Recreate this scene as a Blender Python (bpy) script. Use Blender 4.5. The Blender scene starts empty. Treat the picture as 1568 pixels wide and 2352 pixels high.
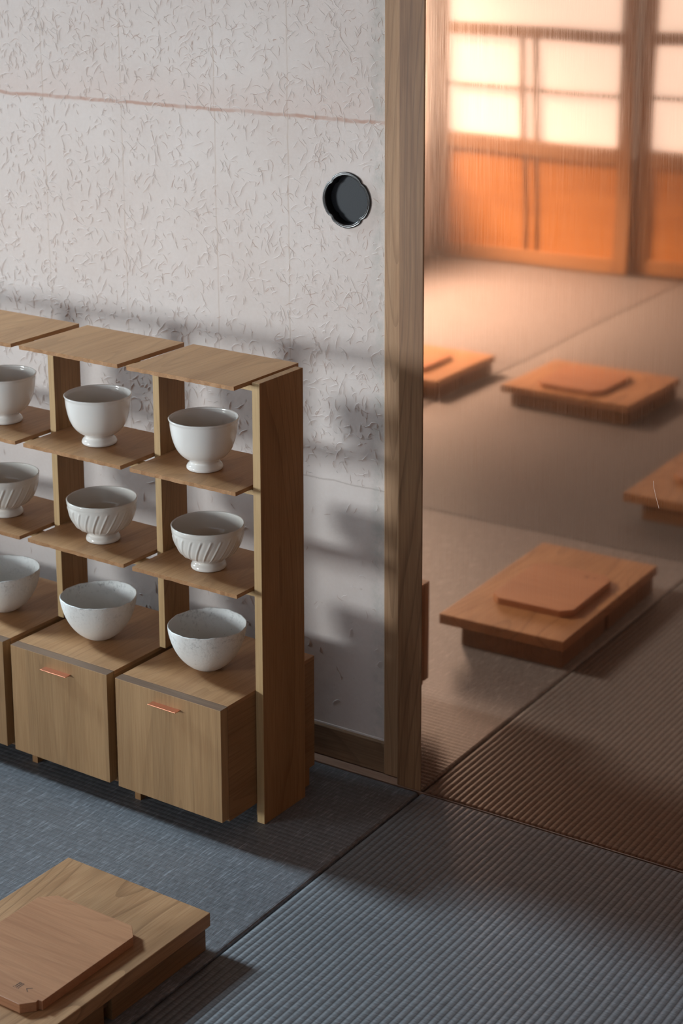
import bpy, bmesh, math, random
from mathutils import Vector, Matrix
random.seed(7)
sc = bpy.context.scene
COL = sc.collection

# ------------------------------------------------------------------ camera
cam = bpy.data.cameras.new('camera')
co = bpy.data.objects.new('camera', cam)
COL.objects.link(co)
YAW, PIT, ROL = 0.58278, 0.25065, -0.00608
fwd = Vector((-math.sin(YAW)*math.cos(PIT), math.cos(YAW)*math.cos(PIT), -math.sin(PIT)))
rt = Vector((math.cos(YAW), math.sin(YAW), 0))
up = rt.cross(fwd)
r2 = rt*math.cos(ROL) + up*math.sin(ROL)
u2 = -rt*math.sin(ROL) + up*math.cos(ROL)
M = Matrix((r2, u2, -fwd)).transposed().to_4x4()
M.translation = Vector((1.4253, -2.4182, 1.5))
co.matrix_world = M
cam.sensor_fit = 'VERTICAL'
cam.sensor_height = 36
cam.sensor_width = 24
cam.lens = 36*4255.16/2352
cam.shift_x = 19.02/2352
cam.shift_y = -399.76/2352
cam.clip_start = 0.05
cam.dof.use_dof = True
cam.dof.focus_distance = 2.75
cam.dof.aperture_fstop = 6.3
sc.camera = co

# ------------------------------------------------------------------ view, world
sc.view_settings.view_transform = 'Standard'
sc.view_settings.look = 'None'
sc.view_settings.gamma = 1
sc.view_settings.exposure = 0.0
sc.view_settings.use_curve_mapping = False
w = bpy.data.worlds.new('world')
sc.world = w
w.use_nodes = True
w.node_tree.nodes['Background'].inputs[0].default_value = (0.75, 0.88, 1.0, 1)
w.node_tree.nodes['Background'].inputs[1].default_value = 0.3
try:
    sc.cycles.use_denoising = True
    sc.cycles.max_bounces = 10
    sc.cycles.diffuse_bounces = 5
    sc.cycles.glossy_bounces = 5
    sc.cycles.caustics_reflective = True
    sc.cycles.sample_clamp_indirect = 6
    sc.cycles.blur_glossy = 0.5
except Exception:
    pass


def area(name, loc, target, sx, sy, watts, color, spread):
    l = bpy.data.lights.new(name, 'AREA')
    l.shape = 'RECTANGLE'
    l.size, l.size_y = sx, sy
    l.energy = watts
    l.color = color
    l.spread = math.radians(spread)
    o = bpy.data.objects.new(name, l)
    COL.objects.link(o)
    o.location = loc
    d = Vector(target) - Vector(loc)
    o.rotation_euler = d.to_track_quat('-Z', 'Y').to_euler()
    return o


XL = -2.29      # left wall
YS = -3.82      # shoji line
# daylight coming in through the high window and through the corner window of the left wall, plus one added lamp
area('daylight_high_window', (-3.30, -0.42, 2.12), (0.0, -0.60, 0.0), 0.55, 0.60, 31, (0.66, 0.86, 1.0), 70)
area('daylight_corner_window', (-2.85, -3.65, 0.82), (-0.2, 0.0, 0.74), 0.80, 0.72, 12.5, (0.86, 0.95, 1.0), 50)
area('added_floor_daylight', (-3.25, -2.75, 2.30), (-1.75, -2.80, 0.0), 0.70, 1.20, 150, (1.0, 0.97, 0.92), 60)  # extra lamp added outside the corner window to brighten the far mats and screens
SHOJI_GLOW = 1.15

# ------------------------------------------------------------------ helpers


def T(o, label, cat, group=None):
    o['label'] = label
    o['category'] = cat
    if group:
        o['group'] = group
    return o


def empty(name, loc=(0, 0, 0), rz=0.0, label=None, cat=None, group=None, kind=None, parent=None):
    o = bpy.data.objects.new(name, None)
    COL.objects.link(o)
    o.location = loc
    o.rotation_euler = (0, 0, rz)
    o.empty_display_size = 0.05
    if parent:
        o.parent = parent
    if label:
        T(o, label, cat, group)
    if kind:
        o['kind'] = kind
    return o


def obj(name, bm, mat, parent=None, bevel=0.0, smooth=False, seg=2, fn=None):
    if fn:
        for v in bm.verts:
            v.co = fn(v.co)
    bmesh.ops.recalc_face_normals(bm, faces=bm.faces)
    me = bpy.data.meshes.new(name)
    bm.to_mesh(me)
    bm.free()
    me.materials.append(mat)
    if smooth:
        for p in me.polygons:
            p.use_smooth = True
    o = bpy.data.objects.new(name, me)
    COL.objects.link(o)
    if parent:
        o.parent = parent
    if bevel:
        m = o.modifiers.new('bevel', 'BEVEL')
        m.width = bevel
        m.segments = seg
        m.limit_method = 'ANGLE'
        m.angle_limit = math.radians(40)
    return o


def box(bm, x0, x1, y0, y1, z0, z1):
    v = [bm.verts.new((x, y, z)) for z in (z0, z1) for y in (y0, y1) for x in (x0, x1)]
    for f in ((0, 2, 3, 1), (4, 5, 7, 6), (0, 1, 5, 4), (2, 6, 7, 3), (0, 4, 6, 2), (1, 3, 7, 5)):
        bm.faces.new([v[i] for i in f])
    return bm


def B(x0, x1, y0, y1, z0, z1):
    return box(bmesh.new(), min(x0, x1), max(x0, x1), min(y0, y1), max(y0, y1), min(z0, z1), max(z0, z1))


def struct(name, bm, mat, **k):
    o = obj(name, bm, mat, **k)
    o['kind'] = 'structure'
    return o


# ------------------------------------------------------------------ node helpers


class N:
    def __init__(s, name):
        s.m = bpy.data.materials.new(name)
        s.m.use_nodes = True
        s.t = s.m.node_tree
        s.b = s.t.nodes['Principled BSDF']

    def n(s, typ, **kw):
        nd = s.t.nodes.new(typ)
        for k, v in kw.items():
            setattr(nd, k, v)
        return nd

    def l(s, a, b):
        s.t.links.new(a, b)

    def val(s, sock, v):
        if isinstance(v, (int, float, tuple)):
            sock.default_value = v
        else:
            s.l(v, sock)

    def math(s, op, a, b=0.0, c=None, clamp=False):
        nd = s.n('ShaderNodeMath', operation=op)
        nd.use_clamp = clamp
        s.val(nd.inputs[0], a)
        s.val(nd.inputs[1], b)
        if c is not None:
            s.val(nd.inputs[2], c)
        return nd.outputs[0]

    def obj(s, scale=(1, 1, 1), rand=0.0):
        tc = s.n('ShaderNodeTexCoord')
        out = tc.outputs['Object']
        if rand:
            oi = s.n('ShaderNodeObjectInfo')
            k = s.math('MULTIPLY', oi.outputs['Random'], rand)
            cb = s.n('ShaderNodeCombineXYZ')
            for i in range(3):
                s.l(k, cb.inputs[i])
            va = s.n('ShaderNodeVectorMath', operation='ADD')
            s.l(out, va.inputs[0])
            s.l(cb.outputs[0], va.inputs[1])
            out = va.outputs[0]
        vm = s.n('ShaderNodeVectorMath', operation='MULTIPLY')
        s.l(out, vm.inputs[0])
        vm.inputs[1].default_value = scale
        return vm.outputs[0]

    def noise(s, vec, scale, detail=3, rough=0.5, dist=0.0):
        nd = s.n('ShaderNodeTexNoise')
        s.l(vec, nd.inputs['Vector'])
        nd.inputs['Scale'].default_value = scale
        nd.inputs['Detail'].default_value = detail
        nd.inputs['Roughness'].default_value = rough
        nd.inputs['Distortion'].default_value = dist
        return nd.outputs['Fac']

    def ramp(s, fac, stops):
        nd = s.n('ShaderNodeValToRGB')
        s.l(fac, nd.inputs[0])
        e = nd.color_ramp.elements
        e[0].position, e[0].color = stops[0][0], tuple(stops[0][1]) + (1,)
        e[1].position, e[1].color = stops[-1][0], tuple(stops[-1][1]) + (1,)
        for p, c in stops[1:-1]:
            x = e.new(p)
            x.color = tuple(c) + (1,)
        return nd.outputs[0]

    def maprange(s, v, a, b, c=0.0, d=1.0, smooth=False):
        nd = s.n('ShaderNodeMapRange')
        nd.interpolation_type = 'SMOOTHSTEP' if smooth else 'LINEAR'
        s.val(nd.inputs[0], v)
        for i, x in enumerate((a, b, c, d)):
            nd.inputs[i+1].default_value = x
        return nd.outputs[0]

    def mix(s, fac, a, b, mode='MIX'):
        nd = s.n('ShaderNodeMix', data_type='RGBA', blend_type=mode)
        s.val(nd.inputs[0], fac)
        s.val(nd.inputs[6], a + (1,) if isinstance(a, tuple) else a)
        s.val(nd.inputs[7], b + (1,) if isinstance(b, tuple) else b)
        return nd.outputs[2]

    def bump(s, h, strength=0.3, dist=0.001, normal=None):
        nd = s.n('ShaderNodeBump')
        s.val(nd.inputs['Height'], h)
        nd.inputs['Strength'].default_value = strength
        nd.inputs['Distance'].default_value = dist
        if normal:
            s.l(normal, nd.inputs['Normal'])
        return nd.outputs['Normal']

    def done(s, col=None, rough=None, normal=None, **kw):
        if col is not None:
            s.val(s.b.inputs['Base Color'], col + (1,) if isinstance(col, tuple) else col)
        if rough is not None:
            s.val(s.b.inputs['Roughness'], rough)
        if normal is not None:
            s.l(normal, s.b.inputs['Normal'])
        for k, v in kw.items():
            s.b.inputs[k.replace('_', ' ')].default_value = v
        return s.m


def wood(name, light, dark, axis='y', fine=1.0, cathedral=0.0, staves=0.0, rough=0.55, contrast=1.0, stave_axis=None, spec=0.35):
    """straight grained timber; axis is the grain direction, cathedral warps it into flame figure"""
    s = N(name)
    g = {'x': 0, 'y': 1, 'z': 2}[axis]
    st = [1.0, 1.0, 1.0]
    st[g] = 0.035
    v = s.obj(tuple(st), rand=7.0)
    fine_n = s.noise(v, 420*fine, 3, 0.6)
    st[g] = 0.012
    pores = s.noise(s.obj(tuple(st), rand=3.0), 900*fine, 2, 0.5)
    st[g] = 0.10 if not cathedral else 0.28
    v2 = s.obj(tuple(st), rand=5.0)
    band = s.noise(v2, 22*fine, 3, 0.55, 0.4)
    # growth rings: repeated contour lines of a smooth stretched field
    ringf = s.noise(v2, 5.0 if cathedral else 9.0, 1.0, 0.35, 0.15)
    rings = s.math('FRACT', s.math('MULTIPLY', ringf, 26.0 if cathedral else 20.0))
    line = s.maprange(rings, 0.70, 0.98, 0, 1, True)
    a = s.mix(s.maprange(fine_n, 0.32, 0.68), dark, light)
    bcol = s.mix(s.maprange(band, 0.30, 0.72), tuple(c*0.80 for c in dark), light)
    c = s.mix(0.50, a, bcol)
    c = s.mix(s.math('MULTIPLY', line, (0.55 if cathedral else 0.32)*contrast), c, tuple(x*0.62 for x in dark))
    c = s.mix(s.math('MULTIPLY', s.maprange(pores, 0.60, 0.74), 0.30*contrast), c, tuple(x*0.50 for x in dark))
    if staves:
        sx = s.n('ShaderNodeSeparateXYZ')
        s.l(s.obj((1, 1, 1), rand=11.0), sx.inputs[0])
        q = s.math('FLOOR', s.math('DIVIDE', sx.outputs[{'x': 0, 'y': 1, 'z': 2}[stave_axis]], staves))
        wn = s.n('ShaderNodeTexWhiteNoise', noise_dimensions='1D')
        s.l(q, wn.inputs['W'])
        k = s.maprange(wn.outputs['Value'], 0, 1, 0.92, 1.07)
        cb = s.n('ShaderNodeCombineColor')
        for i in range(3):
            s.l(k, cb.inputs[i])
        c = s.mix(1.0, c, cb.outputs[0], 'MULTIPLY')
    nm = s.bump(s.math('ADD', fine_n, s.math('MULTIPLY', line, -0.5)), 0.25, 0.0004)
    return s.done(c, rough, nm, Specular_IOR_Level=spec)


PAU_L, PAU_D = (0.42, 0.255, 0.125), (0.30, 0.165, 0.072)
W_board = wood('paulownia_board', (0.455, 0.25, 0.115), (0.34, 0.165, 0.068), 'y', contrast=0.9)
W_front = wood('paulownia_drawer_front', (0.43, 0.262, 0.125), (0.31, 0.17, 0.070), 'z', staves=0.043, stave_axis='x', contrast=0.8)
W_panel = wood('paulownia_upright', (0.38, 0.205, 0.085), (0.25, 0.12, 0.042), 'z', contrast=1.3)
W_side = wood('paulownia_carcass', (0.34, 0.185, 0.08), (0.24, 0.12, 0.045), 'y')
W_pale = wood('paulownia_pale_edge', (0.58, 0.40, 0.20), (0.45, 0.28, 0.12), 'z', contrast=0.5)
W_end = wood('paulownia_end_grain', (0.22, 0.135, 0.085), (0.15, 0.088, 0.055), 'x', fine=1.5, contrast=0.5)
W_tray = wood('oak_tray', (0.47, 0.27, 0.135), (0.30, 0.148, 0.064), 'y', cathedral=1.0, fine=0.8, contrast=1.0, rough=0.45)
W_traybase = wood('oak_tray_base_shaded', (0.26, 0.145, 0.065), (0.17, 0.085, 0.036), 'y', rough=0.5)  # oak darkened: the shade on the tray base is put into its colour
W_slab = wood('cherry_board', (0.45, 0.225, 0.115), (0.35, 0.155, 0.075), 'x', rough=0.42, contrast=0.6, fine=0.8)
W_stile = wood('old_cedar', (0.44, 0.265, 0.145), (0.30, 0.155, 0.072), 'z', fine=0.7, contrast=1.3, rough=0.6)
W_stile2 = wood('old_cedar_dark', (0.32, 0.17, 0.08), (0.19, 0.085, 0.035), 'z', fine=0.7, contrast=1.4, rough=0.55)
W_rail = wood('old_cedar_rail', (0.30, 0.18, 0.10), (0.17, 0.09, 0.045), 'x', fine=0.7, rough=0.6)
W_sill = wood('threshold_timber', (0.40, 0.25, 0.17), (0.28, 0.15, 0.10), 'x', fine=0.7, rough=0.55)
W_shojiv = wood('shoji_frame_upright', (0.40, 0.22, 0.10), (0.30, 0.145, 0.06), 'z', rough=0.5)
W_shojih = wood('shoji_frame_rail', (0.46, 0.25, 0.11), (0.34, 0.17, 0.07), 'x', rough=0.45)
W_koshi = wood('shoji_lower_board', (0.60, 0.27, 0.075), (0.48, 0.19, 0.045), 'x', rough=0.35, contrast=0.5, spec=0.5)
W_dark = wood('dark_timber', (0.16, 0.09, 0.05), (0.09, 0.05, 0.028), 'x', rough=0.6)
W_ceil = wood('ceiling_cedar', (0.42, 0.26, 0.15), (0.30, 0.17, 0.09), 'x', rough=0.7)
W_darkv = wood('dark_timber_upright', (0.16, 0.09, 0.05), (0.09, 0.05, 0.028), 'z', rough=0.6)


def tatami(name, across, ribk=1.0):
    """ribs are raised every 11 mm across `across`; rush strands run along `across`"""
    s = N(name)
    a = {'x': 0, 'y': 1}[across]
    o = s.obj((1, 1, 1))
    sx = s.n('ShaderNodeSeparateXYZ')
    s.l(o, sx.inputs[0])
    wob = s.math('MULTIPLY', s.noise(o, 6, 2), 0.004)
    p = s.math('ADD', sx.outputs[a], wob)
    ph = s.math('MULTIPLY', p, 2*math.pi/0.0109)
    rib = s.math('MULTIPLY_ADD', s.math('SINE', ph), 0.5, 0.5)
    ribr = s.math('POWER', rib, 0.7)
    st = [1.0, 1.0, 0.2]
    st[a] = 0.10
    strand = s.noise(s.obj(tuple(st)), 620, 2, 0.7)
    st[a] = 0.075
    streak = s.noise(s.obj(tuple(st)), 330, 2, 0.6)
    big = s.noise(o, 3.0, 2)
    c = s.mix(s.maprange(strand, 0.30, 0.72), (0.075, 0.077, 0.082), (0.20, 0.207, 0.22))
    c = s.mix(s.math('MULTIPLY', s.maprange(streak, 0.54, 0.72), 0.65 if ribk < 1 else 0.22), c, (0.36, 0.375, 0.40))
    c = s.mix(s.math('MULTIPLY', s.maprange(ribr, 0.45, 0.0), 0.75*ribk), c, (0.035, 0.033, 0.034))
    c = s.mix(s.math('MULTIPLY', big, 0.25), c, (0.17, 0.165, 0.17))
    h = s.math('ADD', s.math('MULTIPLY', ribr, ribk), s.math('MULTIPLY', strand, 0.35))
    nm = s.bump(h, 0.52, 0.0014)
    tg = s.n('ShaderNodeCombineXYZ')
    tg.inputs[0].default_value = 1.0 if a == 1 else 0.0
    tg.inputs[1].default_value = 0.0 if a == 1 else 1.0
    s.l(tg.outputs[0], s.b.inputs['Tangent'])
    return s.done(c, 0.46, nm, Specular_IOR_Level=0.5, Anisotropic=0.85)


TAT_X = tatami('rush_ribs_along_x', 'y', 0.3)
TAT_Y = tatami('rush_ribs_along_y', 'x')


def plain(name, col, rough=0.8, noise_amt=0.15, scale=8.0, **kw):
    s = N(name)
    f = s.noise(s.obj((1, 1, 1)), scale, 4)
    c = s.mix(s.maprange(f, 0.3, 0.7), tuple(x*(1-noise_amt) for x in col), tuple(min(1, x*(1+noise_amt)) for x in col))
    return s.done(c, rough, s.bump(f, 0.1, 0.002), **kw)


PALE = plain('pale_plaster', (0.62, 0.60, 0.60), 0.9, 0.06, 30)
CLAY = plain('clay_plaster', (0.62, 0.40, 0.29), 0.95, 0.12, 30)

# washi paper of the sliding door
s = N('washi_paper')
o = s.obj((1, 1, 1))
sx = s.n('ShaderNodeSeparateXYZ')
s.l(o, sx.inputs[0])
X, Z = sx.outputs[0], sx.outputs[2]
mott = s.noise(o, 3.5, 4, 0.6)
fine = s.noise(o, 160, 4, 0.7)
wr = s.noise(s.obj((1, 1, 1)), 38, 4, 0.6, 0.4)
c = s.mix(s.maprange(mott, 0.3, 0.7), (0.60, 0.505, 0.455), (0.68, 0.60, 0.555))
c = s.mix(s.math('MULTIPLY', s.maprange(fine, 0.35, 0.7), 0.25), c, (0.72, 0.66, 0.62))
# warm staining of the upper sheet, close to its lower edge
up_s = s.maprange(Z, 1.10, 1.118, 0, 1)
upf = s.maprange(Z, 1.18, 1.10, 0, 1)
c = s.mix(s.math('MULTIPLY', s.math('MULTIPLY', up_s, upf), 0.45), c, (0.62, 0.47, 0.41))
wobx = s.math('MULTIPLY', s.math('SUBTRACT', s.noise(s.obj((1, 1, 1)), 18, 3, 0.6), 0.5), 0.012)
# seams where sheets overlap
zl = s.math('ADD', Z, wobx)


def lineat(coord, at, wd, soft=0.002):
    d = s.math('ABSOLUTE', s.math('SUBTRACT', coord, at))
    return s.maprange(d, wd, wd+soft, 1, 0, True)


brk = s.maprange(s.noise(s.obj((1, 1, 1)), 14, 3, 0.7), 0.36, 0.56)
seam = s.math('MULTIPLY', lineat(zl, 1.108, 0.0012, 0.0035), s.maprange(brk, 0, 1, 0.45, 1))
c = s.mix(s.math('MULTIPLY', seam, 0.75), c, (0.46, 0.26, 0.19))
c = s.mix(s.math('MULTIPLY', lineat(zl, 0.503, 0.0006, 0.0012), 0.45), c, (0.36, 0.29, 0.25))
vx = s.math('ADD', X, s.math('MULTIPLY', wobx, 0.6))
tot = None
for x0 in (-0.274, -0.421, -0.620, -0.798, -0.97):
    ln = lineat(vx, x0, 0.0005, 0.0014)
    tot = ln if tot is None else s.math('MAXIMUM', tot, ln)
tot = s.math('MULTIPLY', tot, s.math('MULTIPLY', s.maprange(Z, 0.50, 0.51), s.maprange(brk, 0, 1, 0.35, 1)))
c = s.mix(s.math('MULTIPLY', tot, 0.42), c, (0.44, 0.32, 0.24))
# handling grime along the closing edge
edge = s.math('MULTIPLY', lineat(X, -0.094, 0.008, 0.022), s.maprange(s.noise(o, 22, 5, 0.7), 0.38, 0.68))
c = s.mix(s.math('MULTIPLY', edge, 0.55), c, (0.33, 0.345, 0.31))
spot = s.maprange(s.noise(o, 55, 2, 0.5), 0.74, 0.79)
c = s.mix(s.math('MULTIPLY', spot, 0.5), c, (0.35, 0.24, 0.18))
hh = s.math('ADD', s.math('MULTIPLY', wr, 1.0), s.math('MULTIPLY', fine, 0.35))
nm = s.bump(hh, 0.42, 0.0013)
WASHI = s.done(c, 0.9, nm, Specular_IOR_Level=0.15)
FIB_P = plain('fibre_pale', (0.68, 0.60, 0.56), 0.9, 0.1, 50)
FIB_B = plain('fibre_brown', (0.38, 0.24, 0.185), 0.9, 0.25, 50)
FIB_G = plain('fibre_grey', (0.36, 0.31, 0.28), 0.9, 0.2, 50)

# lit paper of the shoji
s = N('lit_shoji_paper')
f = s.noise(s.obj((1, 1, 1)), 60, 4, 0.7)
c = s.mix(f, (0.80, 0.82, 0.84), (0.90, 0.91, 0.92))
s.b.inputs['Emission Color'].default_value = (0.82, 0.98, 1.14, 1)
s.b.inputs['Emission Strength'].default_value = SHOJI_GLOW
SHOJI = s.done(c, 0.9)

# polished copper sheet, brushed vertically
s = N('copper_sheet')
br = s.noise(s.obj((1, 1, 0.012)), 900, 3, 0.7)
blot = s.noise(s.obj((1, 1, 1)), 5, 4, 0.6)
warp = s.noise(s.obj((1, 1, 1)), 2.6, 1, 0.3)
c = s.mix(s.maprange(br, 0.3, 0.7), (0.87, 0.485, 0.305), (0.92, 0.54, 0.355))
r = s.math('ADD', s.maprange(br, 0.3, 0.7, 0.022, 0.045), s.maprange(blot, 0.4, 0.7, 0, 0.008))
nm = s.bump(warp, 1.0, 0.0010)
COPPER = s.done(c, r, nm, Metallic=1.0)
p2 = s.n('ShaderNodeBsdfPrincipled')
s.l(c, p2.inputs['Base Color'])
p2.inputs['Metallic'].default_value = 1.0
p2.inputs['Roughness'].default_value = 0.24
s.l(nm, p2.inputs['Normal'])
mx_ = s.n('ShaderNodeMixShader')
s.l(s.maprange(br, 0.3, 0.7, 0.03, 0.11), mx_.inputs[0])
s.l(s.b.outputs[0], mx_.inputs[1])
s.l(p2.outputs[0], mx_.inputs[2])
s.l(mx_.outputs[0], s.t.nodes['Material Output'].inputs['Surface'])
s = N('copper_handle')
br = s.noise(s.obj((0.1, 1, 1)), 900, 3, 0.7)
COPPER_H = s.done(s.mix(br, (0.66, 0.27, 0.15), (0.80, 0.36, 0.22)), 0.42, Metallic=1.0)

# lacquer
s = N('black_lacquer')
LACQ = s.done((0.010, 0.008, 0.008), 0.20, Specular_IOR_Level=0.4)
s = N('black_lacquer_floor')
LACQ_F = s.done(s.mix(s.noise(s.obj((1, 1, 1)), 600, 3), (0.014, 0.017, 0.021), (0.028, 0.032, 0.038)), 0.55, Specular_IOR_Level=0.3)


def glaze(name, col, rough=0.12, speck=0.0, crackle=0.0):
    s = N(name)
    o = s.obj((1, 1, 1), rand=9.0)
    m = s.noise(o, 30, 3)
    c = s.mix(m, tuple(x*0.93 for x in col), col)
    nm = s.bump(s.noise(o, 45, 2), 0.15, 0.0006)
    rr = rough
    if speck:
        tc = s.n('ShaderNodeTexCoord')
        q = s.n('ShaderNodeSeparateXYZ')
        s.l(tc.outputs['Object'], q.inputs[0])
        near = s.maprange(q.outputs[2], 0.030, 0.074, 0.0, 1.0)
        sp = s.noise(o, 170, 5, 0.72)
        th = s.math('MULTIPLY', s.maprange(sp, 0.50, 0.68), s.math('POWER', near, 1.2))
        patch = s.maprange(s.noise(o, 28, 3, 0.6), 0.40, 0.62)
        c = s.mix(s.math('MULTIPLY', s.math('MULTIPLY', th, patch), speck), c, (0.20, 0.195, 0.18))
        dots = s.maprange(s.noise(o, 260, 2, 0.5), 0.72, 0.77)
        c = s.mix(s.math('MULTIPLY', dots, 0.6), c, (0.16, 0.15, 0.14))
        pit = s.noise(o, 240, 4, 0.7)
        nm = s.bump(pit, 0.5, 0.0009, nm)
        rr = s.maprange(sp, 0.4, 0.6, rough, rough+0.35)
    return s.done(c, rr, nm, Specular_IOR_Level=0.55)


GL_A = glaze('white_glaze', (0.83, 0.81, 0.77), 0.10)
GL_B = glaze('cream_glaze', (0.74, 0.71, 0.655), 0.09)
GL_C = glaze('crackled_glaze', (0.80, 0.80, 0.77), 0.28, speck=0.85)
INK = plain('burnt_mark', (0.055, 0.03, 0.02), 0.8)

# ------------------------------------------------------------------ the room
struct('floor', B(-3.2, 4.2, -5.2, 0.6, -0.16, -0.036), W_dark)
struct('ceiling', B(XL-0.1, 2.55, YS-0.1, 0.5, 2.40, 2.50), W_ceil)
struct('wall_right', B(2.45, 2.55, YS-0.1, 0.5, -0.03, 2.40), CLAY)
# the wall the shelf stands before: lintel and plaster above the sliding doors, hidden above the frame
struct('wall_far', B(XL-0.1, 2.45, 0.06, 0.16, -0.03, 2.40), CLAY)
struct('trim_1', B(XL, 2.45, -0.02, 0.058, 1.98, 2.10), W_dark, bevel=0.004)
struct('trim_2', B(XL, 2.45, 0.0015, 0.058, -0.03, -0.0005), W_sill, bevel=0.001)

# tatami mats: the two whose joint runs to the foot of the copper panel, and the long ones behind the camera
T(obj('tatami_mat', B(-1.140, -0.0018, -1.2235, -0.001, -0.034, 0.0), TAT_X, bevel=0.005, seg=3),
  'dark blue-grey woven mat with fine weave on which the shelf and nearest tray stand', 'tatami mat')
T(obj('tatami_mat', B(0.0018, 1.150, -1.2235, -0.001, -0.034, 0.0008), TAT_Y, bevel=0.006, seg=3),
  'blue-grey mat with bold diagonal ribs in the lower right foreground', 'tatami mat')
T(obj('tatami_mat', B(-1.140, -0.0018, -3.80, -1.2265, -0.034, 0.0), TAT_Y, bevel=0.005, seg=3),
  'dull grey mat mirrored in the copper under the tray at mid-distance', 'tatami mat')
T(obj('tatami_mat', B(-2.285, -1.143, -3.80, -1.2265, -0.034, 0.0), TAT_X, bevel=0.005, seg=3),
  'brightly lit pale mat mirrored in the copper before the paper screens', 'tatami mat')
T(obj('tatami_mat', B(-2.285, -1.143, -1.2235, -0.001, -0.034, 0.0), TAT_Y, bevel=0.005, seg=3),
  'mat at the left wall under the far left end of the shelf', 'tatami mat')
T(obj('tatami_mat', B(0.0018, 1.150, -3.80, -1.2265, -0.034, 0.0), TAT_X, bevel=0.005, seg=3),
  'mat under the photographer, behind the boldly ribbed one', 'tatami mat')
T(obj('tatami_mat', B(1.153, 2.445, -3.80, -0.001, -0.034, 0.0), TAT_X, bevel=0.005, seg=3),
  'matting at the right side of the room, outside the picture', 'tatami mat')

# left wall with two openings (high window, corner window)
WY0, WY1, WZ0, WZ1 = -1.20, -0.10, 1.15, 2.05
CY0, CY1, CZ0, CZ1 = -3.78, -2.05, 0.50, 1.55
bm = bmesh.new()
xa, xb = XL-0.08, XL
box(bm, xa, xb, WY1, 0.06, -0.03, 2.40)
box(bm, xa, xb, WY0, WY1, -0.03, WZ0)
box(bm, xa, xb, WY0, WY1, WZ1, 2.40)
box(bm, xa, xb, CY1, WY0, -0.03, 2.40)
box(bm, xa, xb, CY0, CY1, -0.03, CZ0)
box(bm, xa, xb, CY0, CY1, CZ1, 2.40)
box(bm, xa, xb, YS-0.1, CY0, -0.03, 2.40)
struct('wall_left', bm, CLAY)


def window(n, y0, y1, z0, z1, ny, nz):
    r = empty('window_%d' % n, (XL-0.04, y0, z0), kind='structure')
    W, H = y1-y0, z1-z0
    bm = bmesh.new()
    f = 0.03
    box(bm, -0.02, 0.045, 0, W, 0, f)
    box(bm, -0.02, 0.045, 0, W, H-f, H)
    box(bm, -0.02, 0.045, 0, f, f, H-f)
    box(bm, -0.02, 0.045, W-f, W, f, H-f)
    obj('window_frame', bm, W_darkv, r)
    for i in range(1, ny):
        obj('muntin', B(-0.008, 0.008, W*i/ny-0.007, W*i/ny+0.007, f, H-f), W_darkv, r)
    for i in range(1, nz):
        obj('muntin', B(-0.006, 0.006, f, W-f, H*i/nz-0.006, H*i/nz+0.006), W_darkv, r)


window(1, WY0, WY1, WZ0, WZ1, 3, 2)
window(2, CY0, CY1, CZ0, CZ1, 4, 2)

# shoji screens along the wall behind the camera (seen mirrored in the copper)
struct('wall_back', B(XL, 2.45, YS-0.08, YS-0.02, 2.0, 2.40), CLAY)
struct('trim_3', B(XL, 2.45, YS-0.09, YS+0.03, 1.90, 2.0), W_dark)
struct('trim_4', B(XL, XL+0.075, YS-0.05, YS+0.055, -0.03, 1.90), PALE, bevel=0.003)
PW = 0.835
x = -2.212
k = 0
while x < 2.35:
    yo = YS - 0.030*(k % 2)
    r = empty('door_%d' % (k+3), (x, yo, 0.0), kind='structure')
    wd = min(PW, 2.45-x)
    yf = (-0.026, 0.0)
    for nm_, a0, a1 in (('stile', 0, 0.055), ('stile', wd-0.055, wd)):
        obj(nm_, B(a0, a1, yf[0], yf[1], 0.0, 1.90), W_shojiv, r, bevel=0.002)
    for nm_, a0, a1 in (('bottom_rail', 0.0, 0.06), ('middle_rail', 0.425, 0.487), ('upper_rail', 0.855, 0.902), ('top_rail', 1.86, 1.90)):
        obj(nm_, B(0.055, wd-0.055, yf[0]+0.001, yf[1]-0.001, a0, a1), W_shojih, r, bevel=0.002)
    obj('lower_board', B(0.055, wd-0.055, -0.018, -0.010, 0.06, 0.425), W_koshi, r)
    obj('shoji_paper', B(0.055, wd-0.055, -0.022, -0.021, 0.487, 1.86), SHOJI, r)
    bm = bmesh.new()
    cx = wd/2
    for q in (-0.030, 0.030):
        box(bm, cx+q-0.008, cx+q+0.008, -0.0205, -0.004, 0.487, 0.855)
    box(bm, 0.055, wd-0.055, -0.0205, -0.006, 0.666, 0.678)
    box(bm, 0.055, wd-0.055, -0.0205, -0.006, 1.15, 1.162)
    box(bm, 0.055, wd-0.055, -0.0205, -0.006, 1.50, 1.512)
    obj('lattice', bm, W_shojiv, r)
    bm = bmesh.new()
    for q in (-0.024, 0.024):
        box(bm, cx+q-0.0045, cx+q+0.0045, -0.0098, -0.004, 0.062, 0.424)
    obj('batten', bm, W_darkv, r)
    if k == 0:
        obj('shadow_gap_strip', B(wd-0.004, wd+0.008, -0.030, -0.027, 0.065, 0.45), W_darkv, r)  # dark strip added for the shade in the gap beside the first screen
    x += PW + 0.006
    k += 1

# ------------------------------------------------------------------ papered sliding door (door_1)
d1 = empty('door_1', (0, 0.03, 0), kind='structure')
# paper is built in room coordinates shifted by the parent
PX0, PX1, PZ0, PZ1 = XL+0.06, -0.0845, 0.056, 1.93
HX, HZ, HR = -0.1605, 0.980, 0.0445


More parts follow.
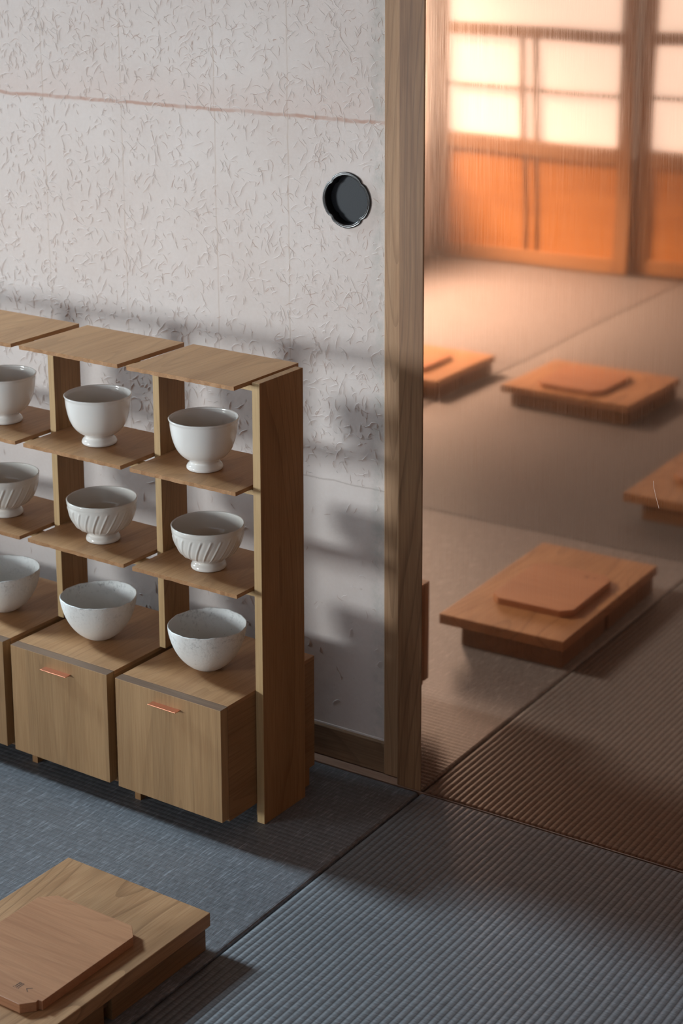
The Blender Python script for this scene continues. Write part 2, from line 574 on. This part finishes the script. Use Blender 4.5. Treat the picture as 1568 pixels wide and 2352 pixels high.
def mokko(a, r):
    """rounded square-ish quatrefoil outline with four small notches"""
    q = a - math.pi/4
    d = abs(((q + math.pi/4) % (math.pi/2)) - math.pi/4)   # distance from the nearest diagonal
    notch = math.exp(-(d/0.10)**2)*0.055
    bulge = 0.018*math.cos(4*a)
    return r*(1 + bulge - notch)


bm = bmesh.new()
NS = 96
# paper face with a hole for the pull
ring = []
for i in range(NS):
    a = 2*math.pi*i/NS
    rr = mokko(a, HR*0.95)
    ring.append(bm.verts.new((HX+rr*math.cos(a), 0, HZ+rr*math.sin(a))))
outer = []
S = 0.075
for i in range(NS):
    a = 2*math.pi*i/NS
    cx_, sy_ = math.cos(a), math.sin(a)
    m_ = max(abs(cx_), abs(sy_))
    outer.append(bm.verts.new((HX+S*cx_/m_, 0, HZ+S*sy_/m_)))
for i in range(NS):
    j = (i+1) % NS
    bm.faces.new((ring[i], ring[j], outer[j], outer[i]))


def quad(x0, x1, z0, z1):
    bm.faces.new([bm.verts.new(p) for p in ((x0, 0, z0), (x1, 0, z0), (x1, 0, z1), (x0, 0, z1))])


quad(PX0, HX-S, PZ0, PZ1)
quad(HX-S, HX+S, PZ0, HZ-S)
quad(HX-S, HX+S, HZ+S, PZ1)
if PX1 > HX+S:
    quad(HX+S, PX1, PZ0, PZ1)
obj('washi_paper', bm, WASHI, d1)
obj('door_core', B(PX0, HX-S, 0.002, 0.012, PZ0, PZ1), CLAY, d1)
obj('stile', B(PX1+0.0002, -0.052, -0.010, 0.014, 0.001, 1.96), W_stile, d1, bevel=0.0015)
obj('stile', B(XL+0.002, PX0, -0.010, 0.014, 0.001, 1.96), W_stile, d1, bevel=0.0015)
obj('bottom_rail', B(PX0, PX1, -0.008, 0.013, 0.001, PZ0), W_rail, d1, bevel=0.0015)
obj('paper_edge_fillet', B(PX0, PX1-0.001, -0.0010, 0.0004, PZ0-0.0005, PZ0+0.003), FIB_P, d1)

# pull cup
hk = empty('door_pull', (0, 0, 0), parent=d1)
hk['label'] = 'black lacquered recessed pull with four notches'
prof = [(1.00, 0.0002), (1.005, -0.0022), (0.985, -0.0036), (0.955, -0.0026), (0.925, -0.0030), (0.90, -0.0034), (0.875, -0.0022), (0.862, 0.002), (0.858, 0.014)]
bm = bmesh.new()
rows = []
for (pr_, y_) in prof:
    row = []
    for i in range(NS*2):
        a = math.pi*i/NS
        rr = mokko(a, HR*pr_)
        row.append(bm.verts.new((HX+rr*math.cos(a), y_, HZ+rr*math.sin(a))))
    rows.append(row)
for a_, b_ in zip(rows[:-1], rows[1:]):
    for i in range(NS*2):
        j = (i+1) % (NS*2)
        bm.faces.new((a_[i], a_[j], b_[j], b_[i]))
obj('pull_rim', bm, LACQ, hk, smooth=True)
bm = bmesh.new()
vs = []
for i in range(NS*2):
    a = math.pi*i/NS
    rr = mokko(a, HR*0.862)
    vs.append(bm.verts.new((HX+rr*math.cos(a), 0.0135, HZ+rr*math.sin(a))))
bm.faces.new(vs)
obj('pull_floor', bm, LACQ_F, hk)

# raised bark fibres in the paper


def fibres(n, mat, name, zmin, zmax, wid, hgt, lmin, lmax, dens=None):
    bm = bmesh.new()
    c_ = 0
    while c_ < n:
        x0 = random.uniform(-1.25, PX1-0.004)
        z0 = random.uniform(zmin, zmax)
        if dens and random.random() > dens(x0, z0):
            continue
        if math.hypot(x0-HX, z0-HZ) < HR+0.012:
            continue
        c_ += 1
        L = random.uniform(lmin, lmax)*random.choice((0.5, 0.7, 1.0, 1.0))
        a = random.gauss(math.pi/2+0.5*random.choice((-1, 1)), 0.6)
        cur = random.gauss(0, 55)
        nseg = 6
        pts = []
        px, pz = x0, z0
        for k_ in range(nseg+1):
            pts.append((px, pz, a))
            a += cur*L/nseg + random.gauss(0, 0.30)
            px += math.cos(a)*L/nseg
            pz += math.sin(a)*L/nseg
        if any(p[0] > PX1-0.001 or math.hypot(p[0]-HX, p[1]-HZ) < HR+0.003 or p[1] < 0.062 for p in pts):
            continue
        prev = None
        for k_, (qx, qz, qa) in enumerate(pts):
            t = k_/nseg
            wv = wid*(0.25+math.sin(math.pi*min(1, max(0, t*0.9+0.05))))*0.8
            nx, nz = -math.sin(qa)*wv, math.cos(qa)*wv
            hv = -hgt*(0.3+math.sin(math.pi*t))
            tri = [bm.verts.new((qx+nx, -0.00005, qz+nz)), bm.verts.new((qx, hv, qz)), bm.verts.new((qx-nx, -0.00005, qz-nz))]
            if prev:
                bm.faces.new((prev[0], prev[1], tri[1], tri[0]))
                bm.faces.new((prev[1], prev[2], tri[2], tri[1]))
            prev = tri
    o_ = obj(name, bm, mat, d1, smooth=True)
    o_['kind'] = 'stuff'
    return o_


def dlow(x, z):
    return 0.12 if z < 0.50 else 1.0


def dred(x, z):
    v = 0.35
    if z > 1.108:
        v = 0.7
        if -0.66 < x < -0.42:
            v = 1.0
    if x > -0.25:
        v = max(v, 0.8)
    return v if z > 0.5 else 0.05


fibres(3600, FIB_P, 'paper_fibres', 0.08, 1.45, 0.00062, 0.00060, 0.010, 0.034, dlow)
fibres(1400, FIB_B, 'bark_fibres', 0.08, 1.45, 0.00034, 0.0002, 0.008, 0.026, dred)
fibres(1200, FIB_G, 'grey_fibres', 0.50, 1.45, 0.00030, 0.0002, 0.006, 0.020)

# ------------------------------------------------------------------ copper panel
cp = empty('copper_panel', (0, 0, 0), label='tall polished copper sheet mirroring the room, with a cedar edge post', cat='mirror panel')
obj('wooden_stile', B(-0.0460, 0.0002, -0.0005, 0.026, 0.0, 1.97), W_stile2, cp, bevel=0.0022, seg=3)
bm = bmesh.new()
nx_, nz_ = 2, 2
box(bm, 0.0006, 1.90, 0.0, 0.0025, 0.0012, 1.97)
obj('copper_sheet', bm, COPPER, cp)
obj('backing_board', B(0.0006, 1.90, 0.003, 0.024, 0.0, 1.97), W_dark, cp)
bm = bmesh.new()
sp = [(0.3935, 0.618), (0.3952, 0.606), (0.3985, 0.594), (0.4025, 0.582), (0.4040, 0.577)]
for (a0, b0), (a1, b1) in zip(sp[:-1], sp[1:]):
    bm.faces.new([bm.verts.new(p) for p in ((a0-0.0004, -0.0002, b0), (a0+0.0004, -0.0002, b0), (a1+0.0004, -0.0002, b1), (a1-0.0004, -0.0002, b1))])
sc_m = N('copper_scratch').done((0.62, 0.42, 0.32), 0.5, Metallic=0.6)
obj('scratch', bm, sc_m, cp)

# ------------------------------------------------------------------ the shelf
OX, OY, SY, SH = -0.1707, -0.2282, -0.02842, 0.0056


def shear(v):
    return Vector((v.x + SH*v.z, v.y, v.z))


P = 0.2318
NCOL = 4
ZT, Z2, Z3, ZD, ZB = 0.7389, 0.5722, 0.4045, 0.2315, 0.0373
shelf = empty('display_shelf', (OX, OY, 0), SY, 'long low paulownia shelf with three tiers of boards, standing before the paper door', 'shelf')
obj('end_panel', B(0.0006, 0.0150, 0.0, 0.1120, 0.0, ZT), W_panel, shelf, bevel=0.0008, fn=shear)
obj('end_panel', B(-NCOL*P-0.0165, -NCOL*P-0.003, 0.0, 0.1120, 0.0, ZT), W_panel, shelf, bevel=0.0008, fn=shear)
obj('front_edging', B(0.0008, 0.0148, -0.0006, 0.0006, 0.001, ZT-0.0006), W_pale, shelf, fn=shear)
for k in range(1, NCOL):
    xr = -0.2215 - (k-1)*0.2300
    obj('divider', B(xr-0.0127, xr, 0.0435, 0.108, ZD+0.0006, ZT-0.0078), W_panel, shelf, bevel=0.0006, fn=shear)
    obj('front_edging', B(xr-0.0125, xr-0.0002, 0.0430, 0.0437, ZD+0.001, ZT-0.0078), W_pale, shelf, fn=shear)


def board(k, z, th=0.0074):
    """a thin board, its underside eased towards the front edge, with a faintly uneven sawn front"""
    xr = -0.0059 - k*P
    xl = xr - 0.2128
    nseg = 26
    bm = bmesh.new()
    rnd = random.Random(k*31+int(z*1000))
    tops, fb, bt, bb = [], [], [], []
    yb = 0.1285
    for i in range(nseg+1):
        xx = xl + (xr-xl)*i/nseg
        j = (rnd.random()-0.5)*0.0010
        tops.append(bm.verts.new((xx, -0.0371+j, z-0.0002)))
        fb.append(bm.verts.new((xx, -0.0366+j+(rnd.random()-0.5)*0.0008, z-th+0.0006+(rnd.random()-0.5)*0.0008)))
        bt.append(bm.verts.new((xx, yb, z-0.0002)))
        bb.append(bm.verts.new((xx, yb, z-th)))
    for i in range(nseg):
        bm.faces.new((tops[i], tops[i+1], bt[i+1], bt[i]))
        bm.faces.new((fb[i], fb[i+1], tops[i+1], tops[i]))
        bm.faces.new((bb[i], bb[i+1], fb[i+1], fb[i]))
        bm.faces.new((bt[i], bt[i+1], bb[i+1], bb[i]))
    bm.faces.new((tops[0], bt[0], bb[0], fb[0]))
    bm.faces.new((fb[-1], bb[-1], bt[-1], tops[-1]))
    obj('shelf_board', bm, W_board, shelf, fn=shear)
    obj('batten', B(xl+0.002 if k < NCOL-1 else xl, xr+0.0062, 0.0045, 0.0200, z-th-0.0085, z-th-0.0002), W_pale, shelf, fn=shear)


for k in range(NCOL):
    for z in (ZT+0.0010, Z2, Z3):
        board(k, z)

# drawer boxes under the shelf
names_box = ['wooden drawer box with copper pull, rightmost, beside the tall end panel of the shelf',
             'wooden drawer box with copper pull, second from the right end of the shelf',
             'wooden drawer box under the shelf, third from the right, cut by the left edge',
             'wooden drawer box at the far left end of the shelf, outside the picture']


def drawer_box(k):
    off = Matrix.Rotation(SY, 3, 'Z') @ Vector((-k*0.2330, 0, 0))
    r = empty('drawer_box', (OX+off.x, OY+off.y, 0), SY, names_box[k], 'drawer box', 'drawer boxes under the shelf')
    bm = B(-0.2150, -0.0002 if k == 0 else -0.0010, -0.0715, 0.160, 0.0335, ZD)
    obj('carcass', bm, W_side, r, bevel=0.0007, fn=shear)
    obj('box_top', B(-0.2151, -0.0001 if k == 0 else -0.0009, -0.0718, 0.1602, ZD-0.006, ZD+0.0004), W_board, r, bevel=0.0005, fn=shear)
    fr = obj('drawer_front', B(-0.2155, 0.0004 if k == 0 else -0.001, -0.0905, -0.0728, 0.0395, ZD), W_front, r, bevel=0.0006, fn=shear)
    obj('front_top_edge', B(-0.2153, 0.0002 if k == 0 else -0.0012, -0.0903, -0.0730, ZD-0.0004, ZD+0.0003), W_end, fr, fn=shear)
    bm = bmesh.new()
    box(bm, -0.1370, -0.0800, -0.1035, -0.0905, 0.2105, 0.2117)
    h = obj('pull', bm, COPPER_H, fr, bevel=0.0003, fn=lambda v: Vector((v.x+SH*v.z, v.y, v.z+(v.x+0.10)*0.0)))
    h['label'] = 'copper plate pull'
    if k:
        pass
    obj('foot', B(-0.2148, -0.2030, -0.0515, 0.150, 0.0, 0.0333), W_panel, r, fn=shear)
    obj('foot', B(-0.0160, -0.0042, 0.020, 0.150, 0.0, 0.0333), W_panel, r, fn=shear)


for k in range(NCOL):
    drawer_box(k)

# ------------------------------------------------------------------ bowls


def lathe(prof_out, thick, nseg=128, fn=None, foot=None):
    """outer profile (r, z) from the foot up to the rim, then back down inside"""
    bm = bmesh.new()
    prof_ = [(0.0005, prof_out[0][1]+0.0015)] + list(prof_out)
    rim_r, rim_z = prof_out[-1]
    inner = []
    body = [p for p in prof_out if p[1] > prof_out[0][1]+foot] if foot else prof_out
    inner.append((rim_r-thick*0.5, rim_z+thick*0.35))
    for (r_, z_) in reversed(body):
        rr = r_-thick
        if rr > 0.004:
            inner.append((rr, z_+thick*0.15 if z_ < rim_z*0.6 else z_))
    lo = inner[-1]
    inner += [(lo[0]*0.72, lo[1]-0.0016), (lo[0]*0.35, lo[1]-0.0026), (0.0005, lo[1]-0.003)]
    full = [(p, True) for p in prof_] + [(p, False) for p in inner]
    rows = []
    for (r_, z_), outer_ in full:
        row = []
        for i in range(nseg):
            a = 2*math.pi*i/nseg
            rr, zz = r_, z_
            if fn:
                rr, zz = fn(a, r_, z_, outer_)
            row.append(bm.verts.new((rr*math.cos(a), rr*math.sin(a), zz)))
        rows.append(row)
    for a_, b_ in zip(rows[:-1], rows[1:]):
        for i in range(nseg):
            j = (i+1) % nseg
            bm.faces.new((a_[i], a_[j], b_[j], b_[i]))
    bm.faces.new(rows[0][::-1])
    bm.faces.new(rows[-1])
    return bm


def spline(pts, n):
    """Catmull-Rom through profile points"""
    out = []
    for i in range(len(pts)-1):
        p0 = pts[max(0, i-1)]
        p1, p2 = pts[i], pts[i+1]
        p3 = pts[min(len(pts)-1, i+2)]
        for k_ in range(n):
            t = k_/n
            q = []
            for c_ in (0, 1):
                q.append(0.5*((2*p1[c_])+(-p0[c_]+p2[c_])*t+(2*p0[c_]-5*p1[c_]+4*p2[c_]-p3[c_])*t*t+(-p0[c_]+3*p1[c_]-3*p2[c_]+p3[c_])*t**3))
            out.append(tuple(q))
    out.append(pts[-1])
    return out


def place(name, me_bm, mat, lx, ly, z, rz, label, cat, group):
    c_, s_ = math.cos(SY), math.sin(SY)
    xx = lx + SH*z
    o_ = obj(name, me_bm, mat, smooth=True)
    o_.location = (OX + xx*c_ - ly*s_, OY + xx*s_ + ly*c_, z)
    o_.rotation_euler = (0, 0, rz)
    T(o_, label, cat, group)
    return o_


profA = spline([(0.0262, 0.0), (0.0285, 0.0012), (0.0293, 0.0042), (0.0275, 0.0080), (0.0238, 0.0115), (0.0234, 0.0138), (0.0262, 0.0165),
                (0.0345, 0.0220), (0.0425, 0.0310), (0.0482, 0.0430), (0.0517, 0.0560), (0.0537, 0.0690), (0.0545, 0.0790), (0.0558, 0.0822), (0.0562, 0.0840)], 4)
LA = ['plain white footed bowl, rightmost on the upper board', 'plain white footed bowl, middle of the three on the upper board',
      'plain white footed bowl, cut by the left edge, on the upper board']
for k, (lx, ly) in enumerate([(-0.1185, 0.0295), (-0.3470, 0.0360), (-0.5665, 0.040)]):
    place('footed_bowl', lathe(profA, 0.0030, foot=0.017), GL_A, lx, ly, Z2, 0.3*k, LA[k], 'bowl', 'plain white footed bowls on the upper board')

profB = spline([(0.0255, 0.0), (0.0280, 0.0010), (0.0288, 0.0038), (0.0275, 0.0078), (0.0243, 0.0108), (0.0236, 0.0132), (0.0262, 0.0156),
                (0.0345, 0.0202), (0.0432, 0.0265), (0.0492, 0.0350), (0.0533, 0.0440), (0.0560, 0.0530), (0.0577, 0.0610), (0.0588, 0.0680), (0.0592, 0.0735)], 5)


def flute(a, r_, z_, outer_):
    if not outer_:
        return r_, z_
    rr = r_
    # two turned grooves under the rim
    for gz in (0.0655, 0.0632):
        rr -= 0.0006*math.exp(-((z_-gz)/0.0007)**2)
    rr += 0.0004*math.exp(-((z_-0.0130)/0.0008)**2)
    f0 = min(1.0, max(0.0, (z_-0.0165)/0.006))*min(1.0, max(0.0, (0.0625-z_)/0.0035))
    if f0 > 0:
        t = ((a*22/(2*math.pi)) - (z_*1.0)*(22*0.0212/0.001)*0.055) % 1.0
        # a narrow raised rib with a hollow behind it
        h = math.exp(-((t-0.5)/0.10)**2) - 0.55*math.exp(-((t-0.72)/0.12)**2)
        rr += f0*0.00105*h
    return rr, z_


LB = ['cream footed bowl with slanting ribs, rightmost on the middle board', 'cream footed bowl with slanting ribs, middle of the three on the middle board',
      'cream footed bowl with slanting ribs, cut by the left edge on the middle board']
for k, (lx, ly) in enumerate([(-0.1170, 0.0325), (-0.3425, 0.0320), (-0.5685, 0.034)]):
    place('ribbed_bowl', lathe(profB, 0.0026, nseg=352, fn=flute, foot=0.014), GL_B, lx, ly, Z3, 0.13*k, LB[k], 'bowl', 'ribbed cream bowls on the middle board')

profC = spline([(0.0150, 0.0), (0.0175, 0.0008), (0.0225, 0.0030), (0.0310, 0.0085), (0.0400, 0.0165), (0.0480, 0.0265), (0.0545, 0.0380),
                (0.0592, 0.0500), (0.0625, 0.0620), (0.0640, 0.0710), (0.0645, 0.0765)], 5)


def uneven(seed, dip=0.0):
    rnd = random.Random(seed)
    ph = [rnd.uniform(0, 6.28) for _ in range(8)]

    def f(a, r_, z_, outer_):
        t = (z_/0.0765)**3
        dz = 0.0010*math.sin(2*a+ph[0])+0.0005*math.sin(5*a+ph[1])+0.00035*math.sin(13*a+ph[2])+0.0002*math.sin(29*a+ph[3])
        if dip:
            dz -= dip*math.exp(-(((a-4.9+math.pi) % (2*math.pi)-math.pi)/0.35)**2)
        dr = 1+0.006*math.sin(2*a+ph[4])+0.004*math.sin(3*a+ph[5])
        return r_*(1+(dr-1)*t), z_+dz*t
    return f


LC = ['thin crackled white bowl with speckled rim on the rightmost drawer box', 'thin white bowl with a few dark specks at the rim on the second drawer box',
      'rough white bowl with a dipped rim, cut by the left edge, on a drawer box']
for k, (lx, ly) in enumerate([(-0.1155, 0.0240), (-0.3440, 0.0170), (-0.5640, 0.015)]):
    place('thin_bowl', lathe(profC, 0.0019, nseg=192, fn=uneven(5+k, 0.006 if k == 2 else 0.0)), GL_C, lx, ly, ZD+0.0006, 0.0, LC[k], 'bowl', 'speckled white bowls on the drawer boxes')

# ------------------------------------------------------------------ low trays with boards


def slab(bm, pts, z0, z1):
    a_ = [bm.verts.new((x_, y_, z0)) for x_, y_ in pts]
    b_ = [bm.verts.new((x_, y_, z1)) for x_, y_ in pts]
    bm.faces.new(a_[::-1])
    bm.faces.new(b_)
    n_ = len(pts)
    for i in range(n_):
        j = (i+1) % n_
        bm.faces.new((a_[i], a_[j], b_[j], b_[i]))


def tray(x, y, rz, W, D, label, turn=False):
    """origin at the right corner nearest the paper door; the tray runs to -x and -y"""
    r = empty('low_tray', (x, y, 0), rz, label, 'tray', 'low wooden trays on the mats')
    obj('tray_top', B(-W, 0, -D, 0, 0.0375, 0.0585), W_tray, r, bevel=0.0010)
    i0 = 0.046 if not turn else 0.030
    bm = bmesh.new()
    gy = -0.215 if not turn else -0.16
    box(bm, -W+i0, -0.0045, gy+0.008, -0.006, 0.0004, 0.0345)
    box(bm, -W+i0, -0.0045, -D+0.010, gy-0.008, 0.0004, 0.0345)
    obj('tray_base', bm, W_traybase, r, bevel=0.001)
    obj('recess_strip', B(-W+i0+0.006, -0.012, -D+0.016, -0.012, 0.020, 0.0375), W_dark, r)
    return r


def cut_board(x0, x1, y0, y1, z, label, clip=0.024, mark=False, rot=0.0, slot=True):
    cx, cy = (x0+x1)/2, (y0+y1)/2
    r = empty('cut_corner_board', (cx, cy, z), rot, label, 'board', 'square boards with cut corners lying on the trays')
    a, b = (x1-x0)/2, (y1-y0)/2
    c_ = clip
    bm = bmesh.new()
    s_ = 0.0045
    pts = [(-a+c_, -b), (a-c_, -b), (a, -b+c_), (a, b-c_), (a-c_, b), (-a+c_, b), (-a, b-c_), (-a, -b+c_)]
    if slot:   # little square cut at the near corner
        pts = [(-a+c_, -b), (a-c_, -b), (a-s_-0.001, -b+c_-0.004), (a-s_-0.002, -b+c_+0.001), (a, -b+c_+0.002), (a, b-c_), (a-c_, b), (-a+c_, b), (-a, b-c_), (-a, -b+c_)]
    slab(bm, pts, 0.0003, 0.0140)
    obj('board', bm, W_slab, r, bevel=0.0006)
    if mark:
        # two small characters branded into the wood near the corner
        bm = bmesh.new()

        def strk(p, q, w_):
            p, q = Vector(p), Vector(q)
            d = (q-p).normalized()*w_
            n_ = Vector((-d.y, d.x))
            bm.faces.new([bm.verts.new((v.x, v.y, 0.01412)) for v in (p-n_, q-n_, q+n_, p+n_)])
        ux, uy = 0.0395, -0.0795
        e = 0.0045
        for yy in (-1, -0.3, 0.4, 1):
            strk((ux-e, uy+yy*e), (ux+e, uy+yy*e), 0.00042)
        for xx in (-0.7, 0, 0.7):
            strk((ux+xx*e, uy-e), (ux+xx*e, uy+e), 0.00042)
        for xx in (-0.9, -0.3, 0.3, 0.9):
            strk((ux+xx*e, uy-1.35*e), (ux+xx*e*1.15, uy-1.7*e), 0.0005)
        vx_, vy_ = ux+0.0165, uy-0.0008
        strk((vx_+0.75*e, vy_+1.1*e), (vx_-0.7*e, vy_), 0.0005)
        strk((vx_-0.7*e, vy_), (vx_+0.75*e, vy_-1.1*e), 0.0005)
        obj('brand_mark', bm, INK, r)
    return r


tray(-0.0152, -0.5587, -0.02412, 0.2705, 0.4700, 'oak tray on the dark mat at the lower left corner, before the shelf')
cut_board(-0.2350, -0.0560, -0.8820, -0.6600, 0.0585, 'cherry board with clipped corners and small burnt mark on the lower left tray', clip=0.020, mark=True, rot=-0.024)
tray(-0.5660, -2.0650, 0.015, 0.4050, 0.3400, 'oak tray mirrored in the copper in the middle distance, right of the cut-off one', True)
cut_board(-0.8820, -0.6680, -2.3300, -2.1070, 0.0585, 'cherry board on the tray mirrored in the middle distance, its long corners clipped', rot=0.015)
tray(-1.1440, -2.0120, 0.0, 0.4050, 0.3450, 'oak tray mirrored beside the edge post, farthest left and cut off by the post', True)
cut_board(-1.4450, -1.2240, -2.2700, -2.0640, 0.0585, 'cherry board on the mirrored tray that the edge post cuts off')
tray(-0.0150, -1.4250, 0.0, 0.2710, 0.4700, 'oak tray mirrored at the right edge of the picture, only its corner visible')
cut_board(-0.2230, -0.0500, -1.7750, -1.5500, 0.0585, 'cherry board on the mirrored tray at the right picture edge')
